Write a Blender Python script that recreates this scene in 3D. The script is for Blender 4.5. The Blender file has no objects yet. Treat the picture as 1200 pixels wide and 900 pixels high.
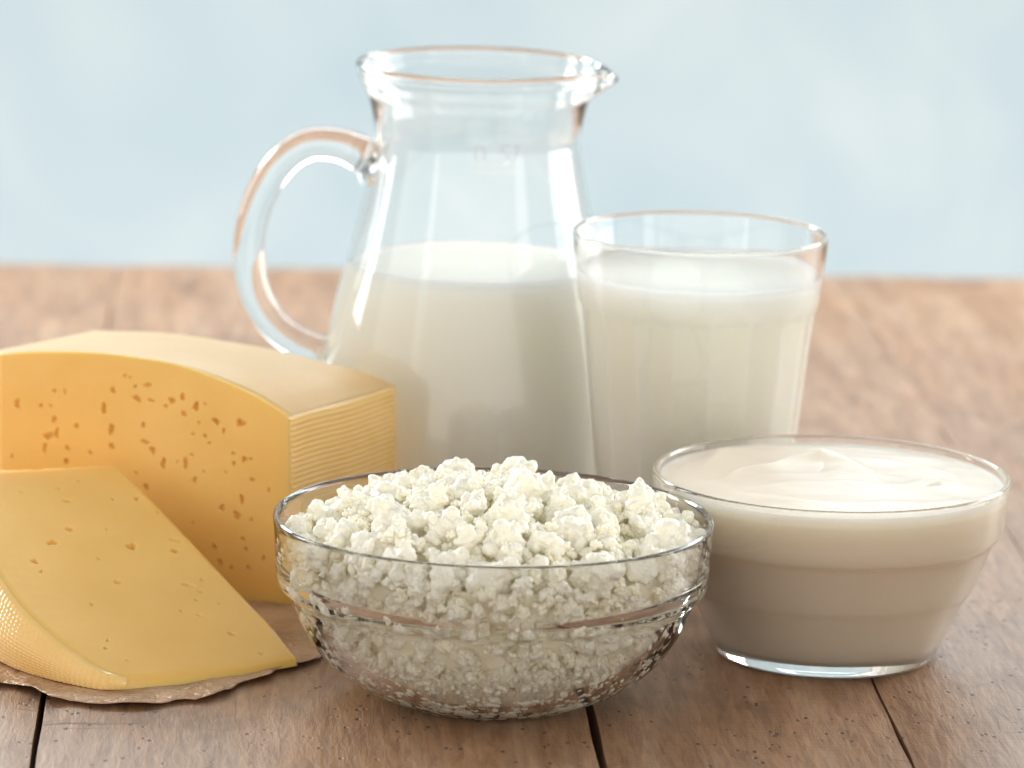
import bpy, bmesh, math, random
import numpy as np
from mathutils import Vector, Matrix, noise
random.seed(7); np.random.seed(7)
C = bpy.context.scene
COL = C.collection
R = math.radians

# ------------------------------------------------------------------ camera
cam = bpy.data.cameras.new('camera')
cam.sensor_width = 36.0
cam.lens = 168.0
cam.clip_start = 0.05
cam.clip_end = 60.0
cam.dof.use_dof = True
cam.dof.focus_distance = 1.58
cam.dof.aperture_fstop = 11.0
cam_o = bpy.data.objects.new('camera', cam)
COL.objects.link(cam_o)
TH, ROLL = R(11.5), R(1.4)
fwd = Vector((0, math.cos(TH), -math.sin(TH)))
r0 = Vector((1, 0, 0)); u0 = r0.cross(fwd)
cr = r0 * math.cos(ROLL) + u0 * math.sin(ROLL)
cu = -r0 * math.sin(ROLL) + u0 * math.cos(ROLL)
m = Matrix((cr, cu, -fwd)).transposed().to_4x4()
m.translation = Vector((0, -1.45, 0.42))
cam_o.matrix_world = m
C.camera = cam_o

# ------------------------------------------------------------------ world (dim, even studio ambience)
w = bpy.data.worlds.new('World'); C.world = w
w.use_nodes = True
bgn = w.node_tree.nodes['Background']
bgn.inputs['Color'].default_value = (1.0, 0.98, 0.95, 1)
bgn.inputs['Strength'].default_value = 0.50

# ------------------------------------------------------------------ lamps
def area(name, loc, target, size, power, color=(1, 1, 1), size_y=None):
    l = bpy.data.lights.new(name, 'AREA')
    l.energy = power; l.color = color
    l.size = size
    if size_y:
        l.shape = 'RECTANGLE'; l.size_y = size_y
    o = bpy.data.objects.new(name, l); COL.objects.link(o)
    o.location = loc
    o.rotation_euler = (Vector(target) - Vector(loc)).to_track_quat('-Z', 'Y').to_euler()
    return o
area('key_softbox', (-1.02, 1.38, 0.62), (0, 0.2, 0.03), 0.30, 15, (1.0, 0.96, 0.90), 0.30)
area('table_back_fill', (0.05, 1.02, 0.52), (0.03, 0.86, 0.0), 1.9, 10.5, (0.78, 0.92, 1.0), 0.26)  # added lamp just above the rear of the table, brightens the back planks
area('strip_softbox', (-1.25, 0.75, 0.55), (0, 0.3, 0.1), 0.26, 9, (1.0, 0.99, 0.97), 0.8)
area('rim_softbox', (0.90, 0.86, 0.55), (-0.06, 0.24, 0.04), 0.45, 5.0, (1.0, 0.98, 0.95), 0.45)
area('side_fill', (1.25, 0.72, 0.32), (0.0, 0.32, 0.08), 1.0, 9.0, (1.0, 0.98, 0.94), 0.7)  # added fill from the right, lifts the dark side of the jug milk
area('front_softbox', (0.2, -3.3, 0.75), (0, 0.3, 0.06), 9.0, 118, (1.0, 0.925, 0.82), 2.6)
area('front_left_fill', (-5.2, -2.2, 0.9), (0, 0.3, 0.06), 4.5, 45, (1.0, 0.95, 0.88), 2.8)  # added fill, feathers the left end of the front lamp's reflection
area('front_right_fill', (5.2, -2.2, 0.9), (0, 0.3, 0.06), 4.5, 45, (1.0, 0.95, 0.88), 2.8)  # added fill, feathers the right end of that reflection
area('backdrop_softbox', (0.0, 1.55, -0.65), (0, 2.7, 0.25), 2.6, 5.0, (1.0, 0.97, 0.99), 0.4)

# ------------------------------------------------------------------ exposure and render settings
vs = C.view_settings
vs.view_transform = 'Standard'; vs.look = 'None'; vs.exposure = 0.0; vs.gamma = 1.0
vs.use_curve_mapping = False
cy = C.cycles
cy.use_denoising = True
cy.max_bounces = 26; cy.transmission_bounces = 20; cy.transparent_max_bounces = 12
cy.diffuse_bounces = 12; cy.glossy_bounces = 12
cy.caustics_reflective = True; cy.caustics_refractive = True
cy.blur_glossy = 0.6
cy.sample_clamp_indirect = 6.0

# ------------------------------------------------------------------ helpers
def obj(name, me, mat=None, parent=None, loc=(0, 0, 0), smooth=True):
    if isinstance(me, bmesh.types.BMesh):
        b = me; me = bpy.data.meshes.new(name); b.to_mesh(me); b.free()
    o = bpy.data.objects.new(name, me); COL.objects.link(o)
    if mat: me.materials.clear(); me.materials.append(mat)
    if smooth: me.polygons.foreach_set('use_smooth', [True] * len(me.polygons))
    o.location = loc
    if parent: o.parent = parent
    return o

def empty(name, loc, label=None, cat=None, group=None):
    o = bpy.data.objects.new(name, None); COL.objects.link(o)
    o.empty_display_size = 0.02; o.location = loc
    tag(o, label, cat, group)
    return o

def tag(o, label=None, cat=None, group=None, kind=None):
    if label: o['label'] = label
    if cat: o['category'] = cat
    if group: o['group'] = group
    if kind: o['kind'] = kind
    return o

def catmull(pts, n, closed=False):
    pts = [np.array(p, float) for p in pts]
    out = []
    N = len(pts)
    for i in range(N - 1):
        p0 = pts[i - 1] if i > 0 else 2 * pts[0] - pts[1]
        p1, p2 = pts[i], pts[i + 1]
        p3 = pts[i + 2] if i + 2 < N else 2 * pts[-1] - pts[-2]
        # centripetal parametrisation: no overshoot at tight corners
        t0 = 0; t1 = t0 + max(1e-7, np.linalg.norm(p1 - p0)) ** .5
        t2 = t1 + max(1e-7, np.linalg.norm(p2 - p1)) ** .5
        t3 = t2 + max(1e-7, np.linalg.norm(p3 - p2)) ** .5
        for k in range(n):
            t = t1 + (t2 - t1) * k / n
            a1 = (t1 - t) / (t1 - t0) * p0 + (t - t0) / (t1 - t0) * p1
            a2 = (t2 - t) / (t2 - t1) * p1 + (t - t1) / (t2 - t1) * p2
            a3 = (t3 - t) / (t3 - t2) * p2 + (t - t2) / (t3 - t2) * p3
            b1 = (t2 - t) / (t2 - t0) * a1 + (t - t0) / (t2 - t0) * a2
            b2 = (t3 - t) / (t3 - t1) * a2 + (t - t1) / (t3 - t1) * a3
            out.append((t2 - t) / (t2 - t1) * b1 + (t - t1) / (t2 - t1) * b2)
    out.append(pts[-1])
    return np.array(out)

def resample(curve, n):
    c = np.asarray(curve, float)
    d = np.r_[0, np.cumsum(np.linalg.norm(np.diff(c, axis=0), axis=1))]
    t = np.linspace(0, d[-1], n)
    return np.stack([np.interp(t, d, c[:, k]) for k in range(c.shape[1])], 1)

def lathe(prof, seg=160, sub=4, warp=None):
    """profile starts and ends on the axis; closed solid of revolution"""
    pr = catmull(prof, sub) if sub > 1 else np.array(prof)
    bm = bmesh.new()
    rings = []
    for i, (r, z) in enumerate(pr):
        if r < 1e-6:
            rings.append([bm.verts.new((0, 0, z))]); continue
        ring = []
        for k in range(seg):
            a = 2 * math.pi * k / seg
            x, y, zz = r * math.cos(a), r * math.sin(a), z
            if warp: x, y, zz = warp(r, a, z, i / (len(pr) - 1))
            ring.append(bm.verts.new((x, y, zz)))
        rings.append(ring)
    for a, b in zip(rings[:-1], rings[1:]):
        if len(a) == 1 and len(b) == 1: continue
        for k in range(seg):
            k2 = (k + 1) % seg
            if len(a) == 1: bm.faces.new((a[0], b[k], b[k2]))
            elif len(b) == 1: bm.faces.new((a[k], b[0], a[k2]))
            else: bm.faces.new((a[k], b[k], b[k2], a[k2]))
    bmesh.ops.recalc_face_normals(bm, faces=bm.faces)
    return bm

def grid_mesh(P):
    """P: (n,m,3) array -> bmesh grid, returns bm and vert lattice"""
    bm = bmesh.new()
    n, mm = P.shape[:2]
    V = [[bm.verts.new(P[i, j]) for j in range(mm)] for i in range(n)]
    for i in range(n - 1):
        for j in range(mm - 1):
            bm.faces.new((V[i][j], V[i + 1][j], V[i + 1][j + 1], V[i][j + 1]))
    return bm, V

# ------------------------------------------------------------------ materials
def mat(name):
    mt = bpy.data.materials.new(name); mt.use_nodes = True
    nt = mt.node_tree
    return mt, nt, nt.nodes['Principled BSDF']

def N(nt, typ, **kw):
    n = nt.nodes.new(typ)
    for k, v in kw.items():
        if hasattr(n, k): setattr(n, k, v)
        else: n.inputs[k].default_value = v
    return n

def ramp(nt, fac, stops, interp='LINEAR'):
    n = nt.nodes.new('ShaderNodeValToRGB')
    n.color_ramp.interpolation = interp
    e = n.color_ramp.elements
    while len(e) < len(stops): e.new(0.5)
    for q, (p, c) in zip(e, stops):
        q.position = p
        q.color = (c, c, c, 1) if isinstance(c, (int, float)) else (*c, 1)
    nt.links.new(fac, n.inputs[0])
    return n.outputs[0]

def mixc(nt, fac, a, b, mode='MIX'):
    n = nt.nodes.new('ShaderNodeMix'); n.data_type = 'RGBA'; n.blend_type = mode
    for s, v in ((n.inputs[0], fac), (n.inputs[6], a), (n.inputs[7], b)):
        if hasattr(v, 'is_output'): nt.links.new(v, s)
        elif isinstance(v, (int, float)): s.default_value = v
        else: s.default_value = (*v, 1)
    return n.outputs[2]

def glass(name, color=(1, 1, 1), rough=0.0, ior=1.5):
    mt, nt, p = mat(name)
    nt.nodes.remove(p)
    g = N(nt, 'ShaderNodeBsdfGlass')
    g.inputs['Color'].default_value = (*color, 1)
    g.inputs['Roughness'].default_value = rough
    g.inputs['IOR'].default_value = ior
    nt.links.new(g.outputs[0], nt.nodes['Material Output'].inputs[0])
    return mt
M_GLASS = glass('clear_glass', (0.996, 0.998, 0.996))
M_MARK = glass('etched_glass', (0.985, 0.97, 0.96), 0.12)

def wood():
    mt, nt, p = mat('old_wood')
    L = nt.links.new
    tc = N(nt, 'ShaderNodeTexCoord')
    oi = N(nt, 'ShaderNodeObjectInfo')
    off = N(nt, 'ShaderNodeVectorMath', operation='SCALE'); off.inputs[0].default_value = (3.1, 7.7, 1.3)
    L(oi.outputs['Random'], off.inputs['Scale'])
    add = N(nt, 'ShaderNodeVectorMath', operation='ADD')
    L(tc.outputs['Object'], add.inputs[0]); L(off.outputs[0], add.inputs[1])
    def mapped(scale, rot=0):
        mp = N(nt, 'ShaderNodeMapping'); mp.inputs['Scale'].default_value = scale
        mp.inputs['Rotation'].default_value = (0, 0, rot)
        L(add.outputs[0], mp.inputs[0]); return mp.outputs[0]
    def nz(vec, scale, detail=6, rough=.6, dist=0.0):
        n = N(nt, 'ShaderNodeTexNoise'); n.inputs['Scale'].default_value = scale
        n.inputs['Detail'].default_value = detail; n.inputs['Roughness'].default_value = rough
        n.inputs['Distortion'].default_value = dist
        L(vec, n.inputs['Vector']); return n.outputs['Fac']
    grain = nz(mapped((34, 3.0, 10)), 6, 8, .62, 1.2)
    cloud = nz(mapped((12, 2.6, 4)), 1.3, 5, .6, .6)
    blot = nz(mapped((16, 9, 9)), 1.7, 6, .65, .3)
    saw = nz(mapped((240, 34, 20), 0.12), 1.6, 5, .62, .5)
    scr = nz(mapped((30, 420, 20), -0.2), 1.0, 4, .6, .4)
    wear = nz(mapped((30, 3.2, 9), -.06), 1.5, 8, .66, 1.4)
    base = ramp(nt, grain, [(.20, (.18, .088, .040)), (.5, (.31, .178, .092)), (.78, (.48, .305, .18))])
    warm = ramp(nt, cloud, [(.3, (.72, .62, .54)), (.7, (1.15, 1.07, 1.0))])
    c = mixc(nt, .8, base, warm, 'MULTIPLY')
    pale = ramp(nt, wear, [(.42, 0.0), (.70, .46)])
    c = mixc(nt, pale, c, (.56, .43, .335))
    fine = ramp(nt, saw, [(.34, (.62, .56, .50)), (.52, (1.05, 1.03, 1.0))])
    c = mixc(nt, .75, c, fine, 'MULTIPLY')
    dirt = ramp(nt, blot, [(.27, (.34, .24, .18)), (.43, (1, 1, 1))])
    c = mixc(nt, .75, c, dirt, 'MULTIPLY')
    # small dark pits and short cracks
    vor = N(nt, 'ShaderNodeTexVoronoi'); vor.inputs['Scale'].default_value = 1.0
    L(mapped((260, 150, 150), 0.3), vor.inputs['Vector'])
    pitm = ramp(nt, vor.outputs['Distance'], [(.12, 1.0), (.25, 0.0)])
    gate = ramp(nt, nz(mapped((60, 40, 40)), 1.5, 3), [(.50, 0.0), (.57, 1.0)])
    pm = N(nt, 'ShaderNodeMath', operation='MULTIPLY'); L(pitm, pm.inputs[0]); L(gate, pm.inputs[1])
    c = mixc(nt, pm.outputs[0], c, (.05, .025, .015))
    wv = nz(mapped((1.2, 70, 5), 0.12), 1.0, 4, .55, 1.5)
    crack = ramp(nt, wv, [(.485, 0.0), (.5, 1.0), (.515, 0.0)])
    cg = ramp(nt, nz(mapped((14, 22, 9)), 1.1, 2), [(.60, 0.0), (.68, 1.0)])
    cm = N(nt, 'ShaderNodeMath', operation='MULTIPLY'); L(crack, cm.inputs[0]); L(cg, cm.inputs[1])
    c = mixc(nt, cm.outputs[0], c, (.08, .04, .025))
    c = mixc(nt, 1.0, c, (.86, .79, .70), 'MULTIPLY')
    L(c, p.inputs['Base Color'])
    rr = ramp(nt, cloud, [(.3, .60), (.7, .46)])
    L(rr, p.inputs['Roughness'])
    p.inputs['Specular IOR Level'].default_value = .5
    p.inputs['Coat Weight'].default_value = .36; p.inputs['Coat Roughness'].default_value = .30
    p.inputs['Sheen Weight'].default_value = .02; p.inputs['Sheen Roughness'].default_value = .45
    p.inputs['Sheen Tint'].default_value = (1, .93, .87, 1)
    # relief
    def mth(op, a, b):
        n = N(nt, 'ShaderNodeMath', operation=op)
        for s, v in ((n.inputs[0], a), (n.inputs[1], b)):
            if hasattr(v, 'is_output'): L(v, s)
            else: s.default_value = v
        return n.outputs[0]
    h = mth('ADD', mth('MULTIPLY', grain, .35), mth('ADD', mth('MULTIPLY', saw, .8), mth('MULTIPLY', scr, .25)))
    h = mth('SUBTRACT', h, mth('MULTIPLY', pm.outputs[0], .9))
    h = mth('SUBTRACT', h, mth('MULTIPLY', cm.outputs[0], .8))
    bp = N(nt, 'ShaderNodeBump'); bp.inputs['Strength'].default_value = .75
    bp.inputs['Distance'].default_value = .0012
    L(h, bp.inputs['Height']); L(bp.outputs[0], p.inputs['Normal'])
    return mt
M_WOOD = wood()

def dairy(name, col, rough, sss=0.0, rad=(.004, .003, .0015), spec=.4, bump=None, coat=0.0):
    mt, nt, p = mat(name)
    p.inputs['Base Color'].default_value = (*col, 1)
    p.inputs['Roughness'].default_value = rough
    p.inputs['Specular IOR Level'].default_value = spec
    p.inputs['Coat Weight'].default_value = coat
    p.inputs['Coat Roughness'].default_value = .2
    if sss:
        p.inputs['Subsurface Weight'].default_value = sss
        p.inputs['Subsurface Radius'].default_value = rad
        p.inputs['Subsurface Scale'].default_value = 1.0
    if bump:
        tc = N(nt, 'ShaderNodeTexCoord')
        n = N(nt, 'ShaderNodeTexNoise'); n.inputs['Scale'].default_value = bump[0]; n.inputs['Detail'].default_value = 5
        nt.links.new(tc.outputs['Object'], n.inputs['Vector'])
        b = N(nt, 'ShaderNodeBump'); b.inputs['Strength'].default_value = bump[1]; b.inputs['Distance'].default_value = bump[2]
        nt.links.new(n.outputs['Fac'], b.inputs['Height']); nt.links.new(b.outputs[0], p.inputs['Normal'])
    return mt
M_MILK = dairy('milk', (.975, .925, .84), .22, 1.0, (.028, .027, .0225))
M_CREAM = dairy('sour_cream', (.77, .69, .575), .36, .8, (.020, .0185, .0155), .5)
M_CURD = dairy('curd', (.94, .915, .80), .36, .35, (.0018, .0017, .0014), .5, (1300, .3, .0005))
M_CURDCORE = dairy('curd_mass', (.94, .905, .76), .36, .35, (.0018, .0017, .0014), .5, (1300, .3, .0005))

def cheese(name, c0, c1, rough, bump, coat=0.0):
    mt, nt, p = mat(name)
    tc = N(nt, 'ShaderNodeTexCoord')
    n = N(nt, 'ShaderNodeTexNoise'); n.inputs['Scale'].default_value = 45; n.inputs['Detail'].default_value = 5
    nt.links.new(tc.outputs['Object'], n.inputs['Vector'])
    c = ramp(nt, n.outputs['Fac'], [(.3, c0), (.7, c1)])
    nt.links.new(c, p.inputs['Base Color'])
    p.inputs['Roughness'].default_value = rough
    p.inputs['Specular IOR Level'].default_value = .45
    p.inputs['Coat Weight'].default_value = coat; p.inputs['Coat Roughness'].default_value = .22
    p.inputs['Subsurface Weight'].default_value = .6
    p.inputs['Subsurface Radius'].default_value = (.006, .0036, .0011)
    p.inputs['Subsurface Scale'].default_value = 1.0
    n2 = N(nt, 'ShaderNodeTexNoise'); n2.inputs['Scale'].default_value = bump[0]; n2.inputs['Detail'].default_value = 4
    mp = N(nt, 'ShaderNodeMapping'); mp.inputs['Scale'].default_value = bump[3]
    nt.links.new(tc.outputs['Object'], mp.inputs[0]); nt.links.new(mp.outputs[0], n2.inputs['Vector'])
    b = N(nt, 'ShaderNodeBump'); b.inputs['Strength'].default_value = bump[1]; b.inputs['Distance'].default_value = bump[2]
    nt.links.new(n2.outputs['Fac'], b.inputs['Height']); nt.links.new(b.outputs[0], p.inputs['Normal'])
    return mt
M_CHEESE = cheese('cheese', (.80, .50, .14), (.84, .54, .17), .42, (260, .25, .0004, (1, 1, 2.2)))
M_RIND = cheese('cheese_rind', (.83, .535, .17), (.88, .595, .225), .22, (700, .2, .0002, (1, 1, 1)), .9)
M_RIND.node_tree.nodes['Principled BSDF'].inputs['Subsurface Weight'].default_value = .25
M_RIND.node_tree.nodes['Principled BSDF'].inputs['Coat Roughness'].default_value = .13
M_TOPRIND = cheese('cheese_top_rind', (.70, .465, .20), (.74, .505, .235), .42, (900, .35, .0004, (1, 1, 1)), .06)

def paper_mat():
    mt, nt, p = mat('parchment')
    tc = N(nt, 'ShaderNodeTexCoord')
    n = N(nt, 'ShaderNodeTexNoise'); n.inputs['Scale'].default_value = 60; n.inputs['Detail'].default_value = 5
    nt.links.new(tc.outputs['Object'], n.inputs['Vector'])
    c = ramp(nt, n.outputs['Fac'], [(.3, (.37, .215, .115)), (.7, (.52, .335, .20))])
    nt.links.new(c, p.inputs['Base Color'])
    p.inputs['Roughness'].default_value = .42
    p.inputs['Transmission Weight'].default_value = 0.0
    def ridged(scale, seed):
        mp = N(nt, 'ShaderNodeMapping'); mp.inputs['Location'].default_value = (seed, seed, 0)
        nt.links.new(tc.outputs['Object'], mp.inputs[0])
        q = N(nt, 'ShaderNodeTexNoise'); q.inputs['Scale'].default_value = scale; q.inputs['Detail'].default_value = 3
        nt.links.new(mp.outputs[0], q.inputs['Vector'])
        s1 = N(nt, 'ShaderNodeMath', operation='SUBTRACT'); s1.inputs[1].default_value = .5
        nt.links.new(q.outputs['Fac'], s1.inputs[0])
        s2 = N(nt, 'ShaderNodeMath', operation='ABSOLUTE'); nt.links.new(s1.outputs[0], s2.inputs[0])
        return s2.outputs[0]
    ad = N(nt, 'ShaderNodeMath', operation='ADD')
    nt.links.new(ridged(45, 3.0), ad.inputs[0]); nt.links.new(ridged(130, 8.0), ad.inputs[1])
    b = N(nt, 'ShaderNodeBump'); b.inputs['Strength'].default_value = .9; b.inputs['Distance'].default_value = .006
    nt.links.new(ad.outputs[0], b.inputs['Height']); nt.links.new(b.outputs[0], p.inputs['Normal'])
    return mt
M_PAPER = paper_mat()

def backdrop_mat():
    mt, nt, p = mat('blue_backdrop')
    tc = N(nt, 'ShaderNodeTexCoord')
    n = N(nt, 'ShaderNodeTexNoise'); n.inputs['Scale'].default_value = 3.2; n.inputs['Detail'].default_value = 4
    n.inputs['Distortion'].default_value = 1.2
    nt.links.new(tc.outputs['Object'], n.inputs['Vector'])
    c = ramp(nt, n.outputs['Fac'], [(.30, (.54, .69, .765)), (.52, (.61, .74, .80)), (.72, (.72, .82, .86))])
    nt.links.new(c, p.inputs['Base Color'])
    p.inputs['Roughness'].default_value = .8
    return mt
M_BACK = backdrop_mat()

# ------------------------------------------------------------------ setting: backdrop
bd = bmesh.new()
pts = []
for i in range(61):
    x = -3.5 + 7 * i / 60
    for j in range(31):
        z = -1.2 + 4.2 * j / 30
        pts.append((x, 2.7 + .012 * math.sin(x * 5 + z), z))
vv = [bd.verts.new(q) for q in pts]
for i in range(60):
    for j in range(30):
        a = i * 31 + j
        bd.faces.new((vv[a], vv[a + 31], vv[a + 32], vv[a + 1]))
bmesh.ops.recalc_face_normals(bd, faces=bd.faces)
bo = obj('backdrop', bd, M_BACK)
so = bo.modifiers.new('s', 'SOLIDIFY'); so.thickness = .02; so.offset = 1
tag(bo, kind='structure')

# ------------------------------------------------------------------ setting: table of planks
table = empty('table', (0, 0, 0))
tag(table, kind='structure')
table.rotation_euler = (0, 0, .055)
def plank(x0, x1, gl, gr, y0=-.42, y1=.905, thick=.034):
    nx, ny = max(8, int((x1 - x0) / .008)), 130
    bm = bmesh.new()
    top = []
    sd = random.random() * 50
    for i in range(nx + 1):
        row = []
        for j in range(ny + 1):
            x = x0 + (x1 - x0) * i / nx; y = y0 + (y1 - y0) * j / ny
            z = .0007 * noise.noise(Vector((x * 30 + sd, y * 6, 0))) - .0006
            if i in (0, nx):      # worn, uneven long edges
                z -= .0009 * min(1, max(.25, (.5 - y) / .2))
                x += .0007 * noise.noise(Vector((sd, y * 22, i))) * (1 if i == 0 else 1)
            if i == 0: x -= max(0, gl - .0004) * min(1, max(0, (y - .3) / .3))
            if i == nx: x += max(0, gr - .0004) * min(1, max(0, (y - .3) / .3))
            if j in (0, ny): z -= .0012
            row.append(bm.verts.new((x, y, min(z, 0))))
        top.append(row)
    for i in range(nx):
        for j in range(ny):
            bm.faces.new((top[i][j], top[i + 1][j], top[i + 1][j + 1], top[i][j + 1]))
    ring = [top[i][0] for i in range(nx + 1)] + [top[nx][j] for j in range(1, ny + 1)] + \
           [top[i][ny] for i in range(nx - 1, -1, -1)] + [top[0][j] for j in range(ny - 1, 0, -1)]
    low = [bm.verts.new((v.co.x, v.co.y, -thick)) for v in ring]
    n = len(ring)
    for k in range(n):
        bm.faces.new((ring[k], low[k], low[(k + 1) % n], ring[(k + 1) % n]))
    bm.faces.new(low)
    bmesh.ops.recalc_face_normals(bm, faces=bm.faces)
    o = obj('plank', bm, M_WOOD, table, smooth=True)
    e = o.modifiers.new('e', 'EDGE_SPLIT'); e.split_angle = R(40)
    return o
seams = [-.66, -.49, -.318, -.148, .0328, .1325, .213, .365, .52, .68]
gaps = [0, .0015, .0010, .0020, .0031, .0011, .0003, .0010, .0015, 0]
for i in range(len(seams) - 1):
    plank(seams[i] + gaps[i] / 2, seams[i + 1] - gaps[i + 1] / 2, gaps[i] / 2, gaps[i + 1] / 2)
bat = bmesh.new()
for y in (-.3, .28, .78):
    mtx = Matrix.Translation((.01, y, -.055)) @ Matrix.Diagonal((1.3, .09, .04, 1))
    bmesh.ops.create_cube(bat, size=1, matrix=mtx)
obj('batten', bat, M_WOOD, table, smooth=False)

# ------------------------------------------------------------------ pits for the cut cheese faces
def pit_field(U, V, holes, seed, gain=1.0):
    rng = np.random.RandomState(seed)
    D = np.zeros_like(U)
    for (cu_, cv_, a, b) in holes:
        a, b = a * 1.4, b * 1.35
        sel = (abs(U - cu_) < a * 2.2) & (abs(V - cv_) < b * 2.2)
        if not sel.any(): continue
        du, dv = (U[sel] - cu_) / a, (V[sel] - cv_) / b
        t = np.arctan2(dv, du)
        rad = 1 + .22 * np.sin(2 * t + rng.rand() * 6.3) + .16 * np.sin(3 * t + rng.rand() * 6.3) + .1 * np.sin(5 * t + rng.rand() * 6.3)
        q = np.hypot(du, dv) / rad
        s = np.clip((1.2 - q) / .55, 0, 1); s = s * s * (3 - 2 * s)
        D[sel] = np.maximum(D[sel], s * min(.0026, 1.9 * min(a, b) + .0004) * gain)
    return D

# ------------------------------------------------------------------ cheese block
H_BLOCK = [(0.0981,0.0646,0.00049,0.00049),(0.093,0.06,0.00062,0.00086),(0.0941,0.065,0.00037,0.00031),(0.0954,0.0535,0.00123,0.00086),(0.092,0.0548,0.00062,0.00111),(0.0967,0.049,0.00049,0.00123),(0.084,0.0583,0.00049,0.00074),(0.0736,0.0656,0.00074,0.00123),(0.0706,0.0583,0.00074,0.00123),(0.0703,0.0521,0.00061,0.00086),(0.0786,0.049,0.00049,0.00043),(0.0877,0.0498,0.00074,0.00049),(0.0882,0.0447,0.00074,0.00062),(0.1095,0.0446,0.00031,0.00087),(0.1075,0.0644,0.00062,0.00154),(0.0887,0.0705,0.00031,0.00061),(0.0928,0.0707,0.00037,0.00037),(0.0701,0.0727,0.00049,0.00092),(0.0655,0.0785,0.00037,0.00031),(0.0635,0.0781,0.00031,0.00024),(0.0615,0.075,0.00037,0.00037),(0.0568,0.0758,0.0011,0.00043),(0.0608,0.0705,0.00098,0.00073),(0.0555,0.0703,0.00073,0.00043),(0.0583,0.0609,0.00055,0.00061),(0.0573,0.0549,0.00098,0.00049),(0.0544,0.052,0.00061,0.0011),(0.0502,0.0474,0.00061,0.00134),(0.0495,0.0687,0.00061,0.00037),(0.0475,0.071,0.00073,0.00085),(0.0433,0.0726,0.00067,0.00073),(0.0426,0.0665,0.00085,0.00055),(0.038,0.0696,0.00085,0.00097),(0.0344,0.071,0.00036,0.0003),(0.0416,0.0485,0.00055,0.00134),(0.0447,0.0488,0.00031,0.00024),(0.0392,0.0518,0.00049,0.0003),(0.038,0.0426,0.00049,0.00073),(0.0605,0.0432,0.00037,0.00037),(0.0567,0.0383,0.00049,0.00086),(0.0367,0.0639,0.0003,0.00037),(0.0389,0.0594,0.00037,0.0003),(0.0342,0.0592,0.00049,0.00043),(0.0301,0.0649,0.00085,0.00085),(0.0271,0.0617,0.00036,0.00073),(0.0206,0.0654,0.00097,0.00109),(0.0325,0.0568,0.00037,0.0003),(0.0233,0.0539,0.00043,0.00036),(0.023,0.0502,0.00049,0.00049),(0.0191,0.0521,0.00061,0.00085),(0.0165,0.0525,0.00042,0.00036),(0.0262,0.0468,0.0003,0.00037),(0.0344,0.046,0.0003,0.0003),(0.016,0.0449,0.00049,0.00049),(0.0095,0.0416,0.0003,0.00061),(0.0198,0.0371,0.00061,0.0011),(0.0217,0.031,0.00073,0.00134),(0.0274,0.0332,0.00055,0.0011),(0.0162,0.0299,0.00043,0.00043),(0.0114,0.0164,0.00037,0.00061),(0.017,0.0121,0.00043,0.00049),(0.0302,0.0186,0.00055,0.00073),(0.0278,0.0129,0.00055,0.00086),(0.0235,0.0116,0.00037,0.00037),(0.0385,0.0269,0.00031,0.00031),(0.018,0.0189,0.00037,0.00055),(0.0193,0.0225,0.00061,0.00037)]
BA = np.array([-.0766, .2047, .0008])                 # front lower right corner
BE = np.array([-.9481, .3181, 0]); BN = np.array([-.3181, -.9481, 0])   # along the cut face, out of it
BD = np.array([.0357, .0633, 0])                      # depth of the block
prof = [(-.001, .0672), (.0024, .0695), (.0067, .0719), (.0116, .0745), (.0214, .0783), (.0345, .0821), (.0477, .0847), (.0609, .0857), (.0742, .0861), (.0942, .085), (.1076, .0835), (.113, .0825), (.14, .078)]
prof_c = catmull(prof, 6)
ztop = lambda k: np.interp(k, prof_c[:, 0], prof_c[:, 1])
KL = .1137
back_c = catmull([(-.001, .0668), (.0024, .0686), (.0098, .0715), (.03, .0751), (.0504, .0779), (.0708, .0794), (.0914, .0805), (.1121, .0797), (.14, .0755)], 6)
zback = lambda k: np.interp(k, back_c[:, 0], back_c[:, 1])
nu, nv = 420, 280
lean = .0024
def block_pt(k, f):
    """k along the face from the right edge (curved away past KL), f from bottom to top"""
    kk = k + lean * f * np.clip(1 - k / .03, 0, 1)
    zt = ztop(kk)
    past = np.clip(k - KL, 0, None)
    P = BA + BE * np.minimum(kk, KL)[..., None] + np.array([-.62, .78, 0]) * past[..., None]
    P[..., 2] = BA[2] + f * (zt - BA[2])
    return P, kk, zt * f
ks = np.r_[np.linspace(0, KL, nu), KL + np.array([.0008, .002, .005, .009, .014])]
fs = np.linspace(0, 1, nv)
K, F_ = np.meshgrid(ks, fs, indexing='ij')
P, kk, zz = block_pt(K, F_)
D = pit_field(kk, zz, H_BLOCK, 3)
und = .00045 * np.sin(K * 70 + 1) * np.sin(F_ * 5)
Pf = P - BN * (D + und)[..., None]
edge = np.minimum(F_, 1 - F_)
bm, V = grid_mesh(Pf)
n, mm = Pf.shape[:2]
loop = [V[i][0] for i in range(n)] + [V[n - 1][j] for j in range(1, mm)] + [V[i][mm - 1] for i in range(n - 2, -1, -1)] + [V[0][j] for j in range(mm - 2, 0, -1)]
prev = loop
base_co = [v.co.copy() for v in loop]
kco = [float((np.array(c_) - BA) @ BE) for c_ in base_co]
def slide(c_, k_, t_):
    q_ = c_ + Vector(BD) * t_
    q_.z *= 1 + (float(zback(k_)) / float(ztop(k_)) - 1) * t_
    return q_
for t in (.03, .3, .65, 1.0):
    cur = [bm.verts.new(slide(c, k_, t)) for c, k_ in zip(base_co, kco)]
    L_ = len(cur)
    for q in range(L_):
        bm.faces.new((prev[q], cur[q], cur[(q + 1) % L_], prev[(q + 1) % L_]))
    prev = cur
bm.faces.new(prev)
bmesh.ops.recalc_face_normals(bm, faces=bm.faces)
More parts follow.
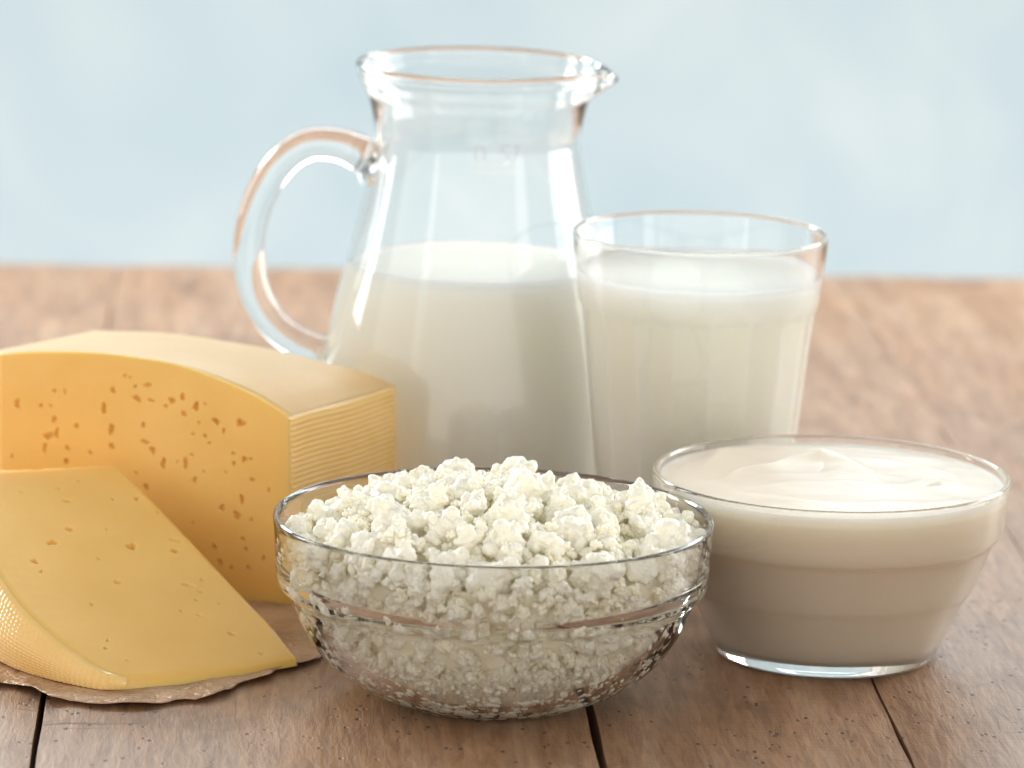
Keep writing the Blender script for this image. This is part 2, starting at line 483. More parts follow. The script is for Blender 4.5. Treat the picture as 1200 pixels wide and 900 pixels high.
block = empty('cheese_block', (0, 0, 0), 'large yellow cheese block with a curved top and small holes, standing behind the cheese wedge', 'cheese')
bb = obj('cut_face', bm, M_CHEESE, block)
e = bb.modifiers.new('e', 'EDGE_SPLIT'); e.split_angle = R(50)

# rind with woven cloth imprint on the right side
def imprint(rows, cols, S, T, amp, wob=0.0):
    """S across rows (0..1), T along rows (0..1)"""
    ph = S * rows + wob * np.sin(T * 9 + S * 4)
    s = ph - np.floor(ph)
    ridge = np.clip(np.sin(np.pi * s), 0, 1) ** .7
    bead = .5 + .5 * np.cos(2 * np.pi * (T * cols + .12 * np.sin(2.1 * np.floor(ph))))
    return amp * (ridge * (.12 + .88 * bead))
rows, cols = 36, 38
S, T = np.meshgrid(np.linspace(0, 1, rows * 8 + 1), np.linspace(0, 1, cols * 8 + 1), indexing='ij')
zt = .0672
h = imprint(rows, cols, S, T, .00105, .04)
# waviness of the whole side, pressed in a little towards the back lower corner
RN = np.array([BD[1], -BD[0], 0]); RN /= np.linalg.norm(RN)
rp = BA + BE * (lean * S)[..., None] + BD * T[..., None] * 1.0
rp[..., 2] = BA[2] + S * (.0692 - BA[2] - .0007 * T + .0003 * np.sin(T * 8))
soft = np.minimum(1, np.minimum(np.minimum(S, 1 - S) / .02, np.minimum(T, 1 - T) / .02))
fr = h * soft - .0006 * (1 - soft) + .0006 + .0006 * np.sin(T * 3.1) * np.sin(S * 3.1)
rp = rp + RN * fr[..., None]
rb, _ = grid_mesh(rp); bmesh.ops.recalc_face_normals(rb, faces=rb.faces)
if sum((f.normal for f in rb.faces), Vector()).dot(Vector(RN)) < 0: bmesh.ops.reverse_faces(rb, faces=rb.faces)
obj('side_rind', rb, M_RIND, block)
# smooth upper rind
kt = np.linspace(-.0004, KL + .013, 150)
T1 = np.linspace(.012, 1.004, 90)
KK, TT = np.meshgrid(kt, T1, indexing='ij')
past = np.clip(KK - KL, 0, None)
tp = BA + BE * np.minimum(KK + lean * np.clip(1 - KK / .03, 0, 1), KL)[..., None] + np.array([-.62, .78, 0]) * past[..., None] + BD * TT[..., None]
fade = np.clip(np.minimum(TT - .012, 1.004 - TT) / .02, 0, 1)
k_eff = KK + lean * np.clip(1 - KK / .03, 0, 1)
tp[..., 2] = ztop(k_eff) * (1 - TT) + zback(k_eff) * TT - .0003 + .0006 * fade ** .5 + .00015 * np.sin(KK * 70 + TT * 3) * fade
tb, _ = grid_mesh(tp); bmesh.ops.recalc_face_normals(tb, faces=tb.faces)
if sum((f.normal for f in tb.faces), Vector()).z < 0: bmesh.ops.reverse_faces(tb, faces=tb.faces)
obj('top_rind', tb, M_TOPRIND, block)

# ------------------------------------------------------------------ cheese wedge lying in front
H_WEDGE = [(-0.0858,0.0649,0.00083,0.00073),(-0.0832,0.048,0.0013,0.00082),(-0.088,0.0373,0.00117,0.00117),(-0.061,0.0454,0.00142,0.00127),(-0.0617,0.0764,0.0006,0.00092),(-0.07,0.0725,0.00054,0.00055),(-0.0463,0.0547,0.00131,0.00046),(-0.0457,0.0483,0.00118,0.00082),(-0.064,0.0213,0.00082,0.00072),(-0.0716,0.0334,0.00059,0.00045),(-0.0704,0.0526,0.00041,0.00055),(-0.0931,0.0232,0.00105,0.00081),(-0.0902,0.0179,0.00041,0.00054),(-0.0714,0.0046,0.00058,0.00044),(-0.0396,0.029,0.00153,0.00054),(-0.0354,0.0263,0.0007,0.00045),(-0.0365,0.0209,0.0007,0.00045),(-0.034,0.0119,0.00093,0.00054),(-0.0226,0.0054,0.00128,0.00054),(-0.0353,0.0339,0.00041,0.00045),(-0.041,0.0124,0.00041,0.00045),(-0.0118,-0.0025,0.00058,0.00053),(-0.057,-0.0237,0.00057,0.00035),(-0.0644,-0.0194,0.00051,0.00053),(-0.0642,-0.0145,0.00023,0.0007),(-0.0539,0.0706,0.00036,0.00055),(-0.0895,0.0717,0.00084,0.00037),(-0.0828,0.079,0.00042,0.00037),(-0.1021,0.0642,0.00048,0.00037),(-0.0285,0.0215,0.00047,0.00036)]
WO = np.array([-.071, .1213, .0039]); WX = np.array([.9732, .075, -.2176]); WY = np.array([0., .9454, .326]); WN = np.array([.2302, -.3172, .92])
c_top = [(-.1954, .1745, .0534), (-.1786, .1843, .0525), (-.1616, .1936, .0515), (-.143, .2043, .0505)]
c_right = [(-.143, .2043, .0505), (-.1390, .2050, .0498), (-.1338, .1995, .0466), (-.1225, .1866, .0393), (-.1106, .1721, .0313), (-.0898, .1467, .0173), (-.0796, .1342, .0105), (-.071, .1213, .0039)]
c_bot = [(-.1252, .0857, .0052), (-.1061, .0972, .0044), (-.0852, .1105, .0037), (-.071, .1213, .0039)]
c_left = [(-.1954, .1745, .0534), (-.1832, .1461, .0405), (-.1718, .1228, .0296), (-.1635, .1097, .023), (-.1544, .1, .0174), (-.1433, .0915, .0117), (-.1337, .0862, .0075), (-.1252, .0857, .0052)]
b_left = [(-.1935, .1440), (-.1812, .1285), (-.1713, .1185), (-.1583, .1052), (-.1474, .0963), (-.1363, .0897), (-.1280, .0866), (-.1215, .0855)]
b_front = [(-.1215, .0855), (-.1059, .0947), (-.0851, .1099), (-.0705, .1213)]
NU, NV = 330, 330
ct, cb = resample(catmull(c_top, 8), NU), resample(catmull(c_bot, 8), NU)
cl, crr = resample(catmull(c_left, 8), NV), resample(catmull(c_right, 8), NV)
u = np.linspace(0, 1, NU)[:, None, None]; v = np.linspace(0, 1, NV)[None, :, None]
Pw = (1 - v) * ct[:, None] + v * cb[:, None] + (1 - u) * cl[None] + u * crr[None] - ((1 - u) * (1 - v) * ct[0] + u * (1 - v) * ct[-1] + (1 - u) * v * cb[0] + u * v * cb[-1])
a_ = (Pw - WO) @ WX; b_ = (Pw - WO) @ WY
D = pit_field(a_, b_, H_WEDGE, 11, 1.0)
knife = .00002 * np.sin(b_ * 900 + 6 * np.sin(a_ * 40)) * np.sin(b_ * 130 + 2 * np.sin(b_ * 61)) * np.sin(a_ * 55 + b_ * 70) + .0003 * np.sin(a_ * 45) * np.sin(b_ * 38)
em = np.minimum(1, np.minimum(np.minimum(u, 1 - u), np.minimum(v, 1 - v))[..., 0] / .03)
Pw = Pw - WN * ((D + knife) * em + (.0006 * (1 - em) ** 2))[..., None]
# crumbly torn upper edge
crumb = np.array([noise.noise(Vector((x * 220, 3.1, 0))) for x in Pw[:, 0, 0]])
for j, fa in ((0, 1), (1, .7), (2, .3)):
    Pw[:, j, 2] += .0009 * crumb * fa
bm, V = grid_mesh(Pw)
def ring_side(tops, bases, steps, bulge):
    """verts going down from a list of boundary verts to base points, sharing the boundary verts"""
    res = []
    for k, (tv, bp_) in enumerate(zip(tops, bases)):
        col = [tv]
        tco = np.array(tv.co); bco = np.array(bp_)
        for s in range(1, steps + 1):
            f = s / steps
            p = tco * (1 - f) + bco * f
            hgt = abs(tco[2] - bco[2])
            out = bulge[k] * min(1, hgt / .02) * math.sin(math.pi * f) * .0022
            p = p + np.array([*out[:2], 0]) if hasattr(out, '__len__') else p
            col.append(bm.verts.new(p))
        res.append(col)
    for a, b in zip(res[:-1], res[1:]):
        for s in range(steps):
            bm.faces.new((a[s], a[s + 1], b[s + 1], b[s]))
    return res
z0 = .0008
tt_ = np.linspace(0, 1, NV)[:, None]
bl = np.c_[cl[:, :2] + np.array([-.42, -.78]) * .0036 * (1 - .7 * tt_), np.full(NV, z0)]
b_front[0] = tuple(bl[-1, :2])
bf = np.c_[resample(catmull(b_front, 8), NU), np.full(NU, z0)]
zero = np.zeros((400, 3))
left_v = [V[0][j] for j in range(NV)]
front_v = [V[i][NV - 1] for i in range(NU)]
right_v = [V[NU - 1][j] for j in range(NV - 1, -1, -1)]
back_v = [V[i][0] for i in range(NU - 1, -1, -1)]
bln = np.gradient(bl[:, :2], axis=0); bln = np.c_[bln[:, 1], -bln[:, 0], np.zeros(NV)]
bln = bln / (np.linalg.norm(bln, axis=1)[:, None] + 1e-9)
ctr = np.array([-.13, .15, 0])
sgn = np.sign(((bl - ctr) * bln).sum(1))[:, None]; bln = bln * sgn
# the four walls are closed separately; doubles are merged afterwards
ring_side(left_v, bl, 8, bln)
ring_side(front_v, bf, 3, zero)
ring_side(right_v, [(v_.co.x, v_.co.y, z0) for v_ in right_v], 3, zero)
ring_side(back_v, [(v_.co.x * .9 + .1 * bl[0][0], v_.co.y + .001, z0) for v_ in back_v], 3, zero)
bmesh.ops.remove_doubles(bm, verts=bm.verts, dist=.00002)
bmesh.ops.holes_fill(bm, edges=[e_ for e_ in bm.edges if e_.is_boundary], sides=0)
bmesh.ops.recalc_face_normals(bm, faces=bm.faces)
wedge = empty('cheese_wedge', (0, 0, 0), 'low yellow cheese wedge with a sloping cut face, lying on brown paper at the front', 'cheese')
wb = obj('cut_face', bm, M_CHEESE, wedge)
e = wb.modifiers.new('e', 'EDGE_SPLIT'); e.split_angle = R(48)
# imprinted rind on its left flank
rows = 15; SR, TR = rows * 6 + 1, NV
S = np.linspace(0, 1, SR)[:, None]; T = np.linspace(0, 1, TR)[None, :]
top_l = cl - WN * .0004; 
W = top_l[None] * (1 - S[..., None]) + bl[None] * S[..., None]
hg = np.clip((top_l[:, 2] - z0) / .02, 0, 1)[None, :, None]
W = W + bln[None] * (np.sin(np.pi * S)[..., None] * .0035 * hg)
soft = np.minimum(1, np.minimum(S, 1 - S) / .04) * np.clip((1 - T) / .06, 0, 1)
W = W + bln[None] * ((imprint(rows, 60, S + 0 * T, T + 0 * S, .00032, .03) + .0014) * soft - .0002)[..., None]
wr, _ = grid_mesh(W); bmesh.ops.recalc_face_normals(wr, faces=wr.faces)
if sum((f.normal for f in wr.faces), Vector()).dot(Vector((-1, -1, 0))) < 0: bmesh.ops.reverse_faces(wr, faces=wr.faces)
obj('rind', wr, M_RIND, wedge)

# ------------------------------------------------------------------ brown baking paper
outline = [(-.30, .15), (-.235, .125), (-.1867, .1025), (-.1683, .0911), (-.1591, .0850), (-.1492, .0725), (-.1377, .0681), (-.1235, .0663), (-.1098, .0707), (-.0964, .0805), (-.086, .101), (-.0758, .1150), (-.0681, .1260), (-.0616, .1391), (-.0590, .1722), (-.062, .205), (-.055, .24), (-.075, .272), (-.15, .32), (-.25, .33), (-.31, .25)]
oc = resample(catmull(outline + [outline[0]], 6), 260)
for i in range(len(oc) - 1):
    oc[i] += .0034 * np.array([noise.noise(Vector((i * .23, 1, 0))), noise.noise(Vector((i * .35, 9, 0)))]) + .0005 * np.array([noise.noise(Vector((i * .9, 1, 5))), noise.noise(Vector((i * 1.1, 9, 5)))])
oc = oc[:-1]
cen = np.array([-.16, .2])
pb = bmesh.new()
rings = []
fr_ = [1, .985, .97, .95, .93, .905, .88, .85, .82, .78, .74, .68, .6, .48, .3, .12]
for f in fr_:
    ring = []
    for i, q in enumerate(oc):
        p = cen + (q - cen) * f
        d = (1 - f) * np.linalg.norm(q - cen)
        edge_f = math.exp(-d / .016)
        nn = noise.noise(Vector((p[0] * 60, p[1] * 60, 0))); n2 = abs(noise.noise(Vector((p[0] * 230, p[1] * 230, 4))))
        n3 = noise.noise(Vector((p[0] * 45 + 9, p[1] * 45, 2)))
        z = .0006 + edge_f * (.0012 * abs(nn) + .0010 * n2 + .0020 * abs(n3) - .0002)
        ring.append(pb.verts.new((p[0], p[1], max(z, .0005))))
    rings.append(ring)
for a, b in zip(rings[:-1], rings[1:]):
    for k in range(len(a)):
        pb.faces.new((a[k], a[(k + 1) % len(a)], b[(k + 1) % len(a)], b[k]))
pb.faces.new(rings[-1])
bmesh.ops.recalc_face_normals(pb, faces=pb.faces)
pp = obj('baking_paper', pb, M_PAPER)
s_ = pp.modifiers.new('s', 'SOLIDIFY'); s_.thickness = .00018; s_.offset = 0
tag(pp, 'crinkled brown baking paper with a torn edge, under both pieces of cheese', 'paper')

# ------------------------------------------------------------------ glass jug with milk
JX, JY = -.0152, .34
jug = empty('milk_jug', (JX, JY, 0), 'tall clear glass jug with looped handle and pouring lip, half full of milk', 'jug')
outer = [(0, .0022), (.040, .002), (.046, .0004), (.051, .0010), (.0560, .0075), (.0588, .018), (.0600, .033), (.0592, .050), (.0562, .071), (.0528, .088), (.0487, .103), (.0447, .120), (.0413, .135), (.0391, .149), (.0397, .157), (.0411, .1635), (.0421, .1664), (.0432, .1682), (.0444, .1702), (.0458, .1742), (.0466, .1772)]
rim = [(.0463, .1789), (.0452, .1793), (.0442, .1782)]
inner = [(.0437, .174), (.0424, .1702), (.0402, .1660), (.0389, .1625), (.0375, .157), (.0369, .149), (.0393, .135), (.0427, .120), (.0467, .103), (.0508, .088), (.0542, .071), (.0572, .050), (.0580, .033), (.0568, .018), (.053, .0105), (.046, .0068), (.025, .0058), (0, .0056)]
def spout(r, a, z, t):
    d = (a + math.pi) % (2 * math.pi) - math.pi      # towards +x
    d -= R(-9)
    k = math.exp(-(d / R(11)) ** 2) * max(0, min(1, (z - .1665) / .011)) ** 1.3
    rr = r + .0062 * k
    return rr * math.cos(a), rr * math.sin(a), z - .0030 * k
obj('jug_body', lathe(outer + rim + inner, 192, 4, spout), M_GLASS, jug)
# handle: flattened rod swept along its loop
hp = catmull([(-.0388, .1405), (-.0440, .1435), (-.0530, .1465), (-.0640, .1462), (-.0740, .1395), (-.0825, .1250), (-.0862, .1065), (-.0838, .0900), (-.0765, .0775), (-.0665, .0700), (-.0590, .0670), (-.0550, .0655)], 8)
hb = bmesh.new(); hr = []
tg = np.gradient(hp, axis=0); tg /= np.linalg.norm(tg, axis=1)[:, None]
for i, (p, t) in enumerate(zip(hp, tg)):
    nn_ = np.array([-t[1], t[0]]); f = i / (len(hp) - 1)
    flare = 1 + .55 * math.exp(-f / .05) + .5 * math.exp(-(1 - f) / .05)
    ra = (.0064 - .0008 * f) * flare; rb_ = (.0085 - .002 * f) * flare
    ring = []
    for k in range(32):
        a = 2 * math.pi * k / 32
        ca, sa = math.cos(a), math.sin(a)
        sq = 1 / (abs(ca) ** 2.6 + abs(sa) ** 2.6) ** (1 / 2.6)
        q = p + nn_ * ra * ca * sq
        ring.append(hb.verts.new((q[0], rb_ * sa * sq, q[1])))
    hr.append(ring)
for a, b in zip(hr[:-1], hr[1:]):
    for k in range(32): hb.faces.new((a[k], b[k], b[(k + 1) % 32], a[(k + 1) % 32]))
hb.faces.new(hr[0]); hb.faces.new(hr[-1])
bmesh.ops.recalc_face_normals(hb, faces=hb.faces)
obj('handle', hb, M_GLASS, jug)
# etched volume mark
cu_t = bpy.data.curves.new('volume_mark', 'FONT'); cu_t.body = '0.5l'; cu_t.size = .0108; cu_t.extrude = .00012; cu_t.align_x = 'CENTER'
cu_t.space_character = 1.15
to = bpy.data.objects.new('tmp_text', cu_t); COL.objects.link(to)
dg = bpy.context.evaluated_depsgraph_get()
tm = bpy.data.meshes.new_from_object(to.evaluated_get(dg))
bpy.data.objects.remove(to)
tb = bmesh.new(); tb.from_mesh(tm)
bmesh.ops.create_cube(tb, size=1, matrix=Matrix.Translation((0, -.0028, 0)) @ Matrix.Diagonal((.0165, .0007, .00024, 1)))
bmesh.ops.subdivide_edges(tb, edges=[e_ for e_ in tb.edges if e_.calc_length() > .003], cuts=6)
oz = np.array(outer)
for v_ in tb.verts:
    x, y, z = v_.co
    zz_ = .1465 + y
    r = np.interp(zz_, [.12, .135, .148, .157, .1635], [.0447, .0413, .0391, .0397, .0411]) + .00010 + z
    a = -math.pi / 2 + (x + .0075) / .0393
    v_.co = (r * math.cos(a), r * math.sin(a), zz_)
obj('volume_mark', tb, M_MARK, jug, smooth=False)

def liquid(inner_pts, level, over=.0003, meniscus=.0016, seg=160):
    """solid of revolution filling a vessel up to level, overlapping its inner wall slightly"""
    ip = sorted([(r, z) for r, z in inner_pts], key=lambda q: q[1])
    c = catmull([(r + over if r > .001 else 0, z - over) for r, z in ip], 4)
    c = [tuple(q) for q in c if q[1] < level - .0002]
    zs = [q[1] for q in c]; rs = [q[0] for q in c]
    full = sorted(ip, key=lambda q: q[1])
    rl = np.interp(level, [q[1] for q in full], [q[0] for q in full]) + over
    top = [(rl, level + meniscus), (rl - .0006 - over, level + meniscus * .55), (rl - .0016, level + meniscus * .2), (rl - .0035, level), (rl * .5, level), (0, level)]
    return c + top
jin = [(0, .0056), (.025, .0058), (.046, .0068), (.053, .0105), (.0568, .018), (.0580, .033), (.0572, .050), (.0542, .071), (.0508, .088), (.0467, .103), (.0427, .120)]
mk = obj('jug_milk', lathe(liquid(jin, .1015), 160, 1), M_MILK, loc=(JX, JY, 0))
tag(mk, 'white milk filling the lower half of the glass jug', 'milk')

# ------------------------------------------------------------------ faceted tumbler of milk
TX, TY = .0674, .27
tumbler = empty('drinking_glass', (TX, TY, 0), 'faceted glass tumbler nearly full of milk, to the right of the jug', 'glass')
tin = [(0, .0100), (.022, .0102), (.0285, .0112), (.0312, .0145), (.0328, .025), (.0352, .045), (.0378, .070), (.0405, .0955), (.0417, .1035), (.0440, .1170), (.0452, .1262)]
tout = [(0, .0012), (.024, .001), (.029, 0), (.0322, .0008), (.0332, .004), (.0345, .016), (.0368, .040), (.0390, .062), (.0414, .085), (.0430, .0990), (.0434, .1018), (.0439, .1030), (.0442, .1045), (.0450, .1120), (.0461, .1210), (.0466, .1268), (.0466, .1281), (.0460, .1286), (.0454, .1279)]
NF = 18
def facets(r, a, z, t):
    inner_side = t > .60
    if .002 < z:
        # sixteen flat panels, ending in a scalloped line below the smooth band
        per = 2 * math.pi / NF
        d = ((a + R(85)) % per) - per / 2
        poly = math.cos(per / 2) / math.cos(d)
        top = .1012 + .0016 * math.cos(d / (per / 2) * math.pi / 2)
        k = max(0, min(1, (top - z) / .0016)) * max(0, min(1, (z - .002) / .006))
        if inner_side:
            k *= max(0, min(1, (z - .014) / .01)); r = r * (1 + k * 1.5 * (poly - 1.008))
        else:
            r = r * (1 - k * (1 - (1 + 1.6 * (poly - 1)) * 1.002)) - .00055 * k
    return r * math.cos(a), r * math.sin(a), z
obj('tumbler_body', lathe(tout + [q for q in tin[::-1]], NF * 16, 6, facets), M_GLASS, tumbler)
mk = obj('tumbler_milk', lathe(liquid(tin, .1128), NF * 16, 1, lambda r, a, z, t: facets(r, a, z, .9 if z < .108 else .1) if r > .02 and z < .108 else (r * math.cos(a), r * math.sin(a), z)), M_MILK, loc=(TX, TY, 0))
tag(mk, 'white milk filling the faceted tumbler almost to its rim', 'milk')

# ------------------------------------------------------------------ bowl of sour cream
SX, SY = .1109, .1604
sbowl = empty('cream_bowl', (SX, SY, 0), 'small clear glass bowl with a stepped band, filled with smooth sour cream', 'bowl')
sout = [(0, .0010), (.030, .0009), (.0355, 0), (.0378, .0007), (.0392, .0035), (.0420, .0098), (.0452, .0165), (.0478, .0215), (.0490, .0235), (.0506, .0258), (.0530, .0315), (.0552, .0378), (.0566, .0418), (.0578, .0438), (.0592, .0450), (.0600, .0470), (.0606, .0520), (.0612, .0580), (.0616, .0622), (.0615, .0637), (.0607, .0642), (.0598, .0636)]
sin_ = [(0, .0052), (.025, .0054), (.0345, .0066), (.0380, .0100), (.0425, .0180), (.0450, .0228), (.0459, .0246), (.0476, .0266), (.0503, .0327), (.0533, .0404), (.0544, .0427), (.0563, .0446), (.0575, .0472), (.0581, .0530), (.0588, .0590), (.0594, .0622)]
obj('bowl_body', lathe(sout + sin_[::-1], 192, 4), M_GLASS, sbowl)
prof_l = liquid(sin_, .0612, .0003)
body = [q for q in prof_l if q[1] < .0608 and q[0] > 0 or q == prof_l[0]][:-3]
re = np.interp(.0608, [q[1] for q in sin_], [q[0] for q in sin_]) + .0002
ridges = [  # polyline crest (x, y), height, width
    ([(-.034, .000), (-.022, .012), (-.010, .021), (.000, .026), (.006, .020), (.011, .010)], .0042, .0055),
    ([(-.042, .020), (-.035, .045), (-.033, .055)], .0022, .004),
    ([(.012, .030), (.028, .024), (.041, .008), (.044, -.010)], .0016, .004),
    ([(-.030, -.020), (-.005, -.010), (.018, -.012), (.033, -.002)], .0016, .0045),
    ([(-.046, -.010), (-.030, -.030), (-.005, -.040), (.025, -.034)], .0018, .0060),
    ([(.030, -.006), (.034, -.002), (.037, -.006), (.034, -.009)], .0022, .0022),
    ([(-.020, .000), (.002, .004), (.022, .004)], .0012, .003),
    ([(-.012, .038), (.012, .043), (.034, .033)], .0010, .004)]
RC = [resample(catmull(p_, 8), 60) for p_, _, _ in ridges]
def cream_h(x, y):
    r = math.hypot(x, y)
    z = .0613 + .0010 * (1 - (r / .058) ** 2)
    q = np.array([x, y])
    wx = .003 * noise.noise(Vector((x * 60, y * 60, 1))); wy = .003 * noise.noise(Vector((x * 60, y * 60, 7)))
    q = q + (wx, wy)
    for (p_, hh, ww), rc in zip(ridges, RC):
        d2 = ((rc - q) ** 2).sum(1); i = int(d2.argmin()); d = math.sqrt(d2[i])
        tgt = rc[min(i + 1, 59)] - rc[max(i - 1, 0)]
        side = np.sign(tgt[0] * (q - rc[i])[1] - tgt[1] * (q - rc[i])[0])
        wd = ww * (.55 if side > 0 else 1.5)
        z += .7 * hh * math.exp(-(d / wd) ** 1.25) * math.sin(math.pi * (.12 + .76 * i / 59)) ** .6
    z += .0022 * math.exp(-(math.hypot(x + .002, y - .0255) / .0040) ** 1.1)
    z += .0038 * math.exp(-(math.hypot(x + .036, y - .052) / .0030) ** 1.1) * 0.8
    z += .0006 * noise.noise(Vector((x * 45, y * 80, 3))) + .00012 * noise.noise(Vector((x * 160, y * 200, 3)))
    f = max(0, min(1, (re - r) / .006))
    f = f * f * (3 - 2 * f)
    return .0610 + (z - .0610) * f + .0006 * (1 - f) ** 2
sb = bmesh.new(); seg = 240; rr_ = []
for r, z in body:
    rr_.append([sb.verts.new((0, 0, z))] if r < 1e-6 else [sb.verts.new((r * math.cos(2 * math.pi * k / seg), r * math.sin(2 * math.pi * k / seg), z)) for k in range(seg)])
for r in list(np.linspace(re, .0012, 110)):
    rr_.append([sb.verts.new((r * math.cos(2 * math.pi * k / seg), r * math.sin(2 * math.pi * k / seg), cream_h(r * math.cos(2 * math.pi * k / seg), r * math.sin(2 * math.pi * k / seg)))) for k in range(seg)])
rr_.append([sb.verts.new((0, 0, cream_h(0, 0)))])
for a, b in zip(rr_[:-1], rr_[1:]):
    for k in range(seg):
        k2 = (k + 1) % seg
        if len(a) == 1: sb.faces.new((a[0], b[k], b[k2]))
        elif len(b) == 1: sb.faces.new((a[k], b[0], a[k2]))
        else: sb.faces.new((a[k], b[k], b[k2], a[k2]))
bmesh.ops.recalc_face_normals(sb, faces=sb.faces)
sc = obj('sour_cream', sb, M_CREAM, loc=(SX, SY, 0))
tag(sc, 'thick white sour cream with spoon swirls and a small peak, in the stepped bowl', 'sour cream')

# ------------------------------------------------------------------ bowl of curd
CX, CY = -.0050, .0934
cbowl = empty('curd_bowl', (CX, CY, 0), 'wide clear glass bowl at the front, heaped with crumbly cottage cheese', 'bowl')
cout = [(0, .0016), (.028, .0014), (.0325, 0), (.0358, .0012), (.046, .0062), (.056, .0140), (.0625, .0230), (.0662, .0315), (.0676, .0355), (.0690, .0368), (.0708, .0380), (.0717, .0402), (.0721, .0460), (.0727, .0560), (.0731, .0598), (.0730, .0612), (.0721, .0617), (.0711, .0608)]
cin = [(0, .0042), (.030, .0045), (.042, .0090), (.0525, .0168), (.0590, .0250), (.0630, .0330), (.0652, .0380), (.0672, .0410), (.0688, .0440), (.0696, .0500), (.0705, .0580)]
obj('bowl_body', lathe(cout + cin[::-1], 192, 4), M_GLASS, cbowl)
cin_c = catmull(cin, 6)
rin = lambda z: float(np.interp(z, cin_c[:, 1], cin_c[:, 0]))
zin = lambda r: float(np.interp(r, cin_c[:, 0], cin_c[:, 1]))
curds = empty('cottage_cheese', (CX, CY, .0045), 'heap of loose white cottage cheese curds rising above the rim of the wide bowl', 'cottage cheese')

def proto(seed, ng):
    rng = random.Random(seed)
    b = bmesh.new()
    placed = [(Vector((0, 0, 0)), .50)]
    for _ in range(ng):
        for _try in range(30):
            d = Vector((rng.gauss(0, 1), rng.gauss(0, 1), rng.gauss(0, 1))).normalized()
            pc, pr = rng.choice(placed)
            r = rng.choice((.14, .18, .22, .26, .31)) * rng.uniform(.85, 1.1)
            c = pc + d * (pr + r) * .63
            if c.length < 1.0 - r * .4: break
        placed.append((c, r))
    for c, r in placed:
        mt_ = Matrix.Translation(c) @ Matrix.Rotation(rng.random() * 6, 4, Vector((rng.random(), rng.random(), 1)).normalized()) @ Matrix.Diagonal((r * rng.uniform(.8, 1.2), r * rng.uniform(.8, 1.2), r * rng.uniform(.75, 1.05), 1))
        bmesh.ops.create_icosphere(b, subdivisions=2, radius=1, matrix=mt_)
    for v_ in b.verts:
        q = v_.co * 3.2 + Vector((seed * 3.1, 0, 0))
        v_.co += v_.co.normalized() * .10 * noise.noise(q) + .085 * Vector(noise.noise_vector(v_.co * 5 + Vector((seed, 0, 0)))) + .03 * Vector(noise.noise_vector(v_.co * 13 + Vector((seed, 0, 0))))
    me = bpy.data.meshes.new('curd_source'); b.to_mesh(me); b.free()
    o = bpy.data.objects.new('curd_source', me); COL.objects.link(o)
    md = o.modifiers.new('r', 'REMESH'); md.mode = 'VOXEL'; md.voxel_size = .05; md.use_smooth_shade = True
    sm = o.modifiers.new('s', 'SMOOTH'); sm.factor = .5; sm.iterations = 3
    dg = bpy.context.evaluated_depsgraph_get()
    out = bpy.data.meshes.new_from_object(o.evaluated_get(dg))
    out.name = 'curd'
    bpy.data.objects.remove(o)
    for v_ in out.vertices:
        v_.co += Vector(noise.noise_vector(v_.co * 8 + Vector((seed, 3, 0)))) * .055 + Vector(noise.noise_vector(v_.co * 15 + Vector((seed, 3, 0)))) * .020
    out.materials.clear(); out.materials.append(M_CURD)
    return out
protos = [proto(20 + i, 34 + (i * 5) % 16) for i in range(12)]

rng = random.Random(5)
def mound(x, y):
    r = math.hypot(x, y)
    t = r / .069
    z = 0.0530 + .0165 * max(0, 1 - t ** 2.2) + .0045 * noise.noise(Vector((x * 38, y * 38, 2.2)))
    return z
spots = []     # (pos, radius, squash normal or None)
def try_add(p, r, mind):
    for q, r2, _ in spots:
        if (q - p).length < mind * (r + r2): return False
    spots.append((p, r, None)); return True
# heap surface
for r_sz, tries, md in ((.0102, 260, .72), (.0080, 700, .68), (.0055, 1000, .70)):
    for _ in range(tries):
        a = rng.random() * 2 * math.pi; rr = .0672 * math.sqrt(rng.random())
        x, y = rr * math.cos(a), rr * math.sin(a)
        if rr + r_sz * .6 > .0700: continue
        s = r_sz * rng.uniform(.8, 1.15)
        z = mound(x, y) - s * .25
        if math.hypot(x, y) + s * .9 > rin(min(z, .058)) + .0013: continue
        try_add(Vector((x, y, z)), s, md)
n_top = len(spots)
# curds pressed against the glass wall
for r_sz, tries, md in ((.0095, 900, .70), (.0065, 2200, .68), (.0042, 2000, .74)):
    for _ in range(tries):
        a = rng.gauss(-math.pi / 2, 1.15); z = rng.uniform(.0075, .054)
        s = r_sz * rng.uniform(.8, 1.15) * (.75 if z < .02 else 1)
        zz_ = z
        rr = rin(zz_) - s * (.84 if z > .018 else .72)
        p = Vector((rr * math.cos(a), rr * math.sin(a), zz_ + (s * .35 if z < .03 else 0)))
        try_add(p, s, md)
print('curd spots', n_top, len(spots))
spots_v = spots
# the 300 that show largest: heap first, front wall next
def vis(sp):
    p, r, _ = sp
    front = -p.y / .07
    return r * 1000 + (3 if p.z > .055 else 0) + 3.0 * front
order = sorted(spots_v, key=vis, reverse=True)
parts, rest = order[:298], order[298:]
for k, (p, s, _) in enumerate(parts):
    o = bpy.data.objects.new('curd', protos[rng.randrange(len(protos))]); COL.objects.link(o)
    o.parent = curds
    o.location = p - Vector((0, 0, .0045))
    o.rotation_euler = (rng.random() * 6.28, rng.random() * 6.28, rng.random() * 6.28)
    o.scale = [s * rng.uniform(.9, 1.12) for _ in range(3)]
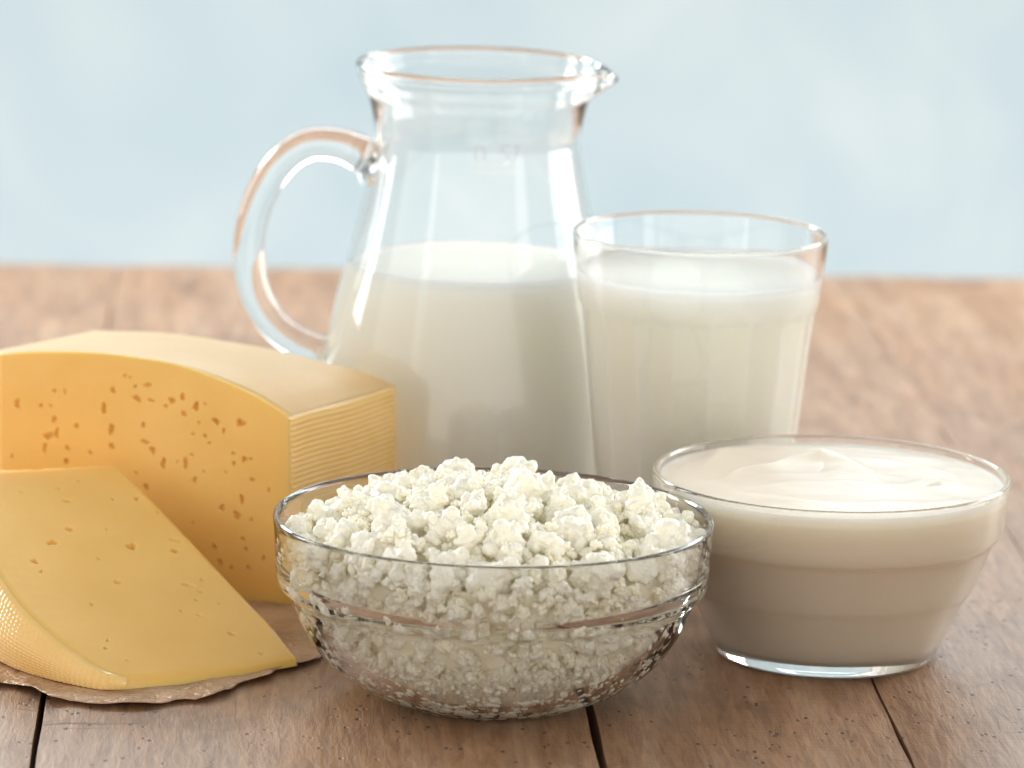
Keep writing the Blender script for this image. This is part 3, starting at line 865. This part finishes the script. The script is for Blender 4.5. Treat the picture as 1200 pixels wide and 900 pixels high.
# everything smaller, deeper or behind, joined: core mass and loose crumbs
core_prof = [(0, .0060), (.0275, .0064), (.0390, .0108), (.0488, .0180), (.0548, .0262), (.0588, .0355), (.0615, .0440), (.0622, .0500)]
b = lathe(core_prof + [(.058, .0470), (.045, .0520), (.030, .0565), (.015, .0590), (0, .0600)], 120, 5)
for v_ in b.verts: v_.co += Vector(noise.noise_vector(v_.co * 170)) * .0016
core_me = bpy.data.meshes.new('curd_crumbs'); b.to_mesh(core_me); b.free()
def arrays(me):
    co = np.empty(len(me.vertices) * 3); me.vertices.foreach_get('co', co)
    return co.reshape(-1, 3), [tuple(p.vertices) for p in me.polygons]
VV, FF, off_ = [], [], 0
def add_arr(co, faces):
    global off_
    VV.append(co); FF.extend([tuple(i + off_ for i in f) for f in faces]); off_ += len(co)
add_arr(*arrays(core_me)); bpy.data.meshes.remove(core_me)
pa = [arrays(q) for q in protos]
def xf(co, p, s):
    mtx = (Matrix.Rotation(rng.random() * 6, 3, 'X') @ Matrix.Rotation(rng.random() * 6, 3, 'Z'))
    return (co * s) @ np.array(mtx).T + np.array(p)
for p, s, _ in rest[:150]:
    co, f = pa[rng.randrange(12)]
    add_arr(xf(co, p, s), f)
for _ in range(620):
    a = rng.random() * 2 * math.pi; rr = .066 * math.sqrt(rng.random())
    x, y = rr * math.cos(a), rr * math.sin(a)
    s = rng.uniform(.0022, .0045)
    z = mound(x, y) + rng.uniform(-.007, .0)
    if rr > .058: z = min(z, .056)
    if rr + s > rin(min(.057, z)): continue
    co, f = pa[rng.randrange(12)]
    add_arr(xf(co, (x, y, z), s), f)
for _ in range(950):
    a = rng.gauss(-math.pi / 2, 1.0); z = rng.uniform(.0055, .050) if rng.random() < .3 else rng.uniform(.0048, .022)
    s = rng.uniform(.0020, .0042)
    rr = rin(z) - s * rng.uniform(.45, 1.1)
    co, f = pa[rng.randrange(12)]
    add_arr(xf(co, (rr * math.cos(a), rr * math.sin(a), z + s * .4), s), f)
cm_ = bpy.data.meshes.new('curd_crumbs')
allv = np.concatenate(VV); allv[:, 2] -= .0045
cm_.from_pydata(allv.tolist(), [], FF); cm_.update()
cr_o = obj('curd_crumbs', cm_, M_CURDCORE, curds)
tag(cr_o, kind='stuff')
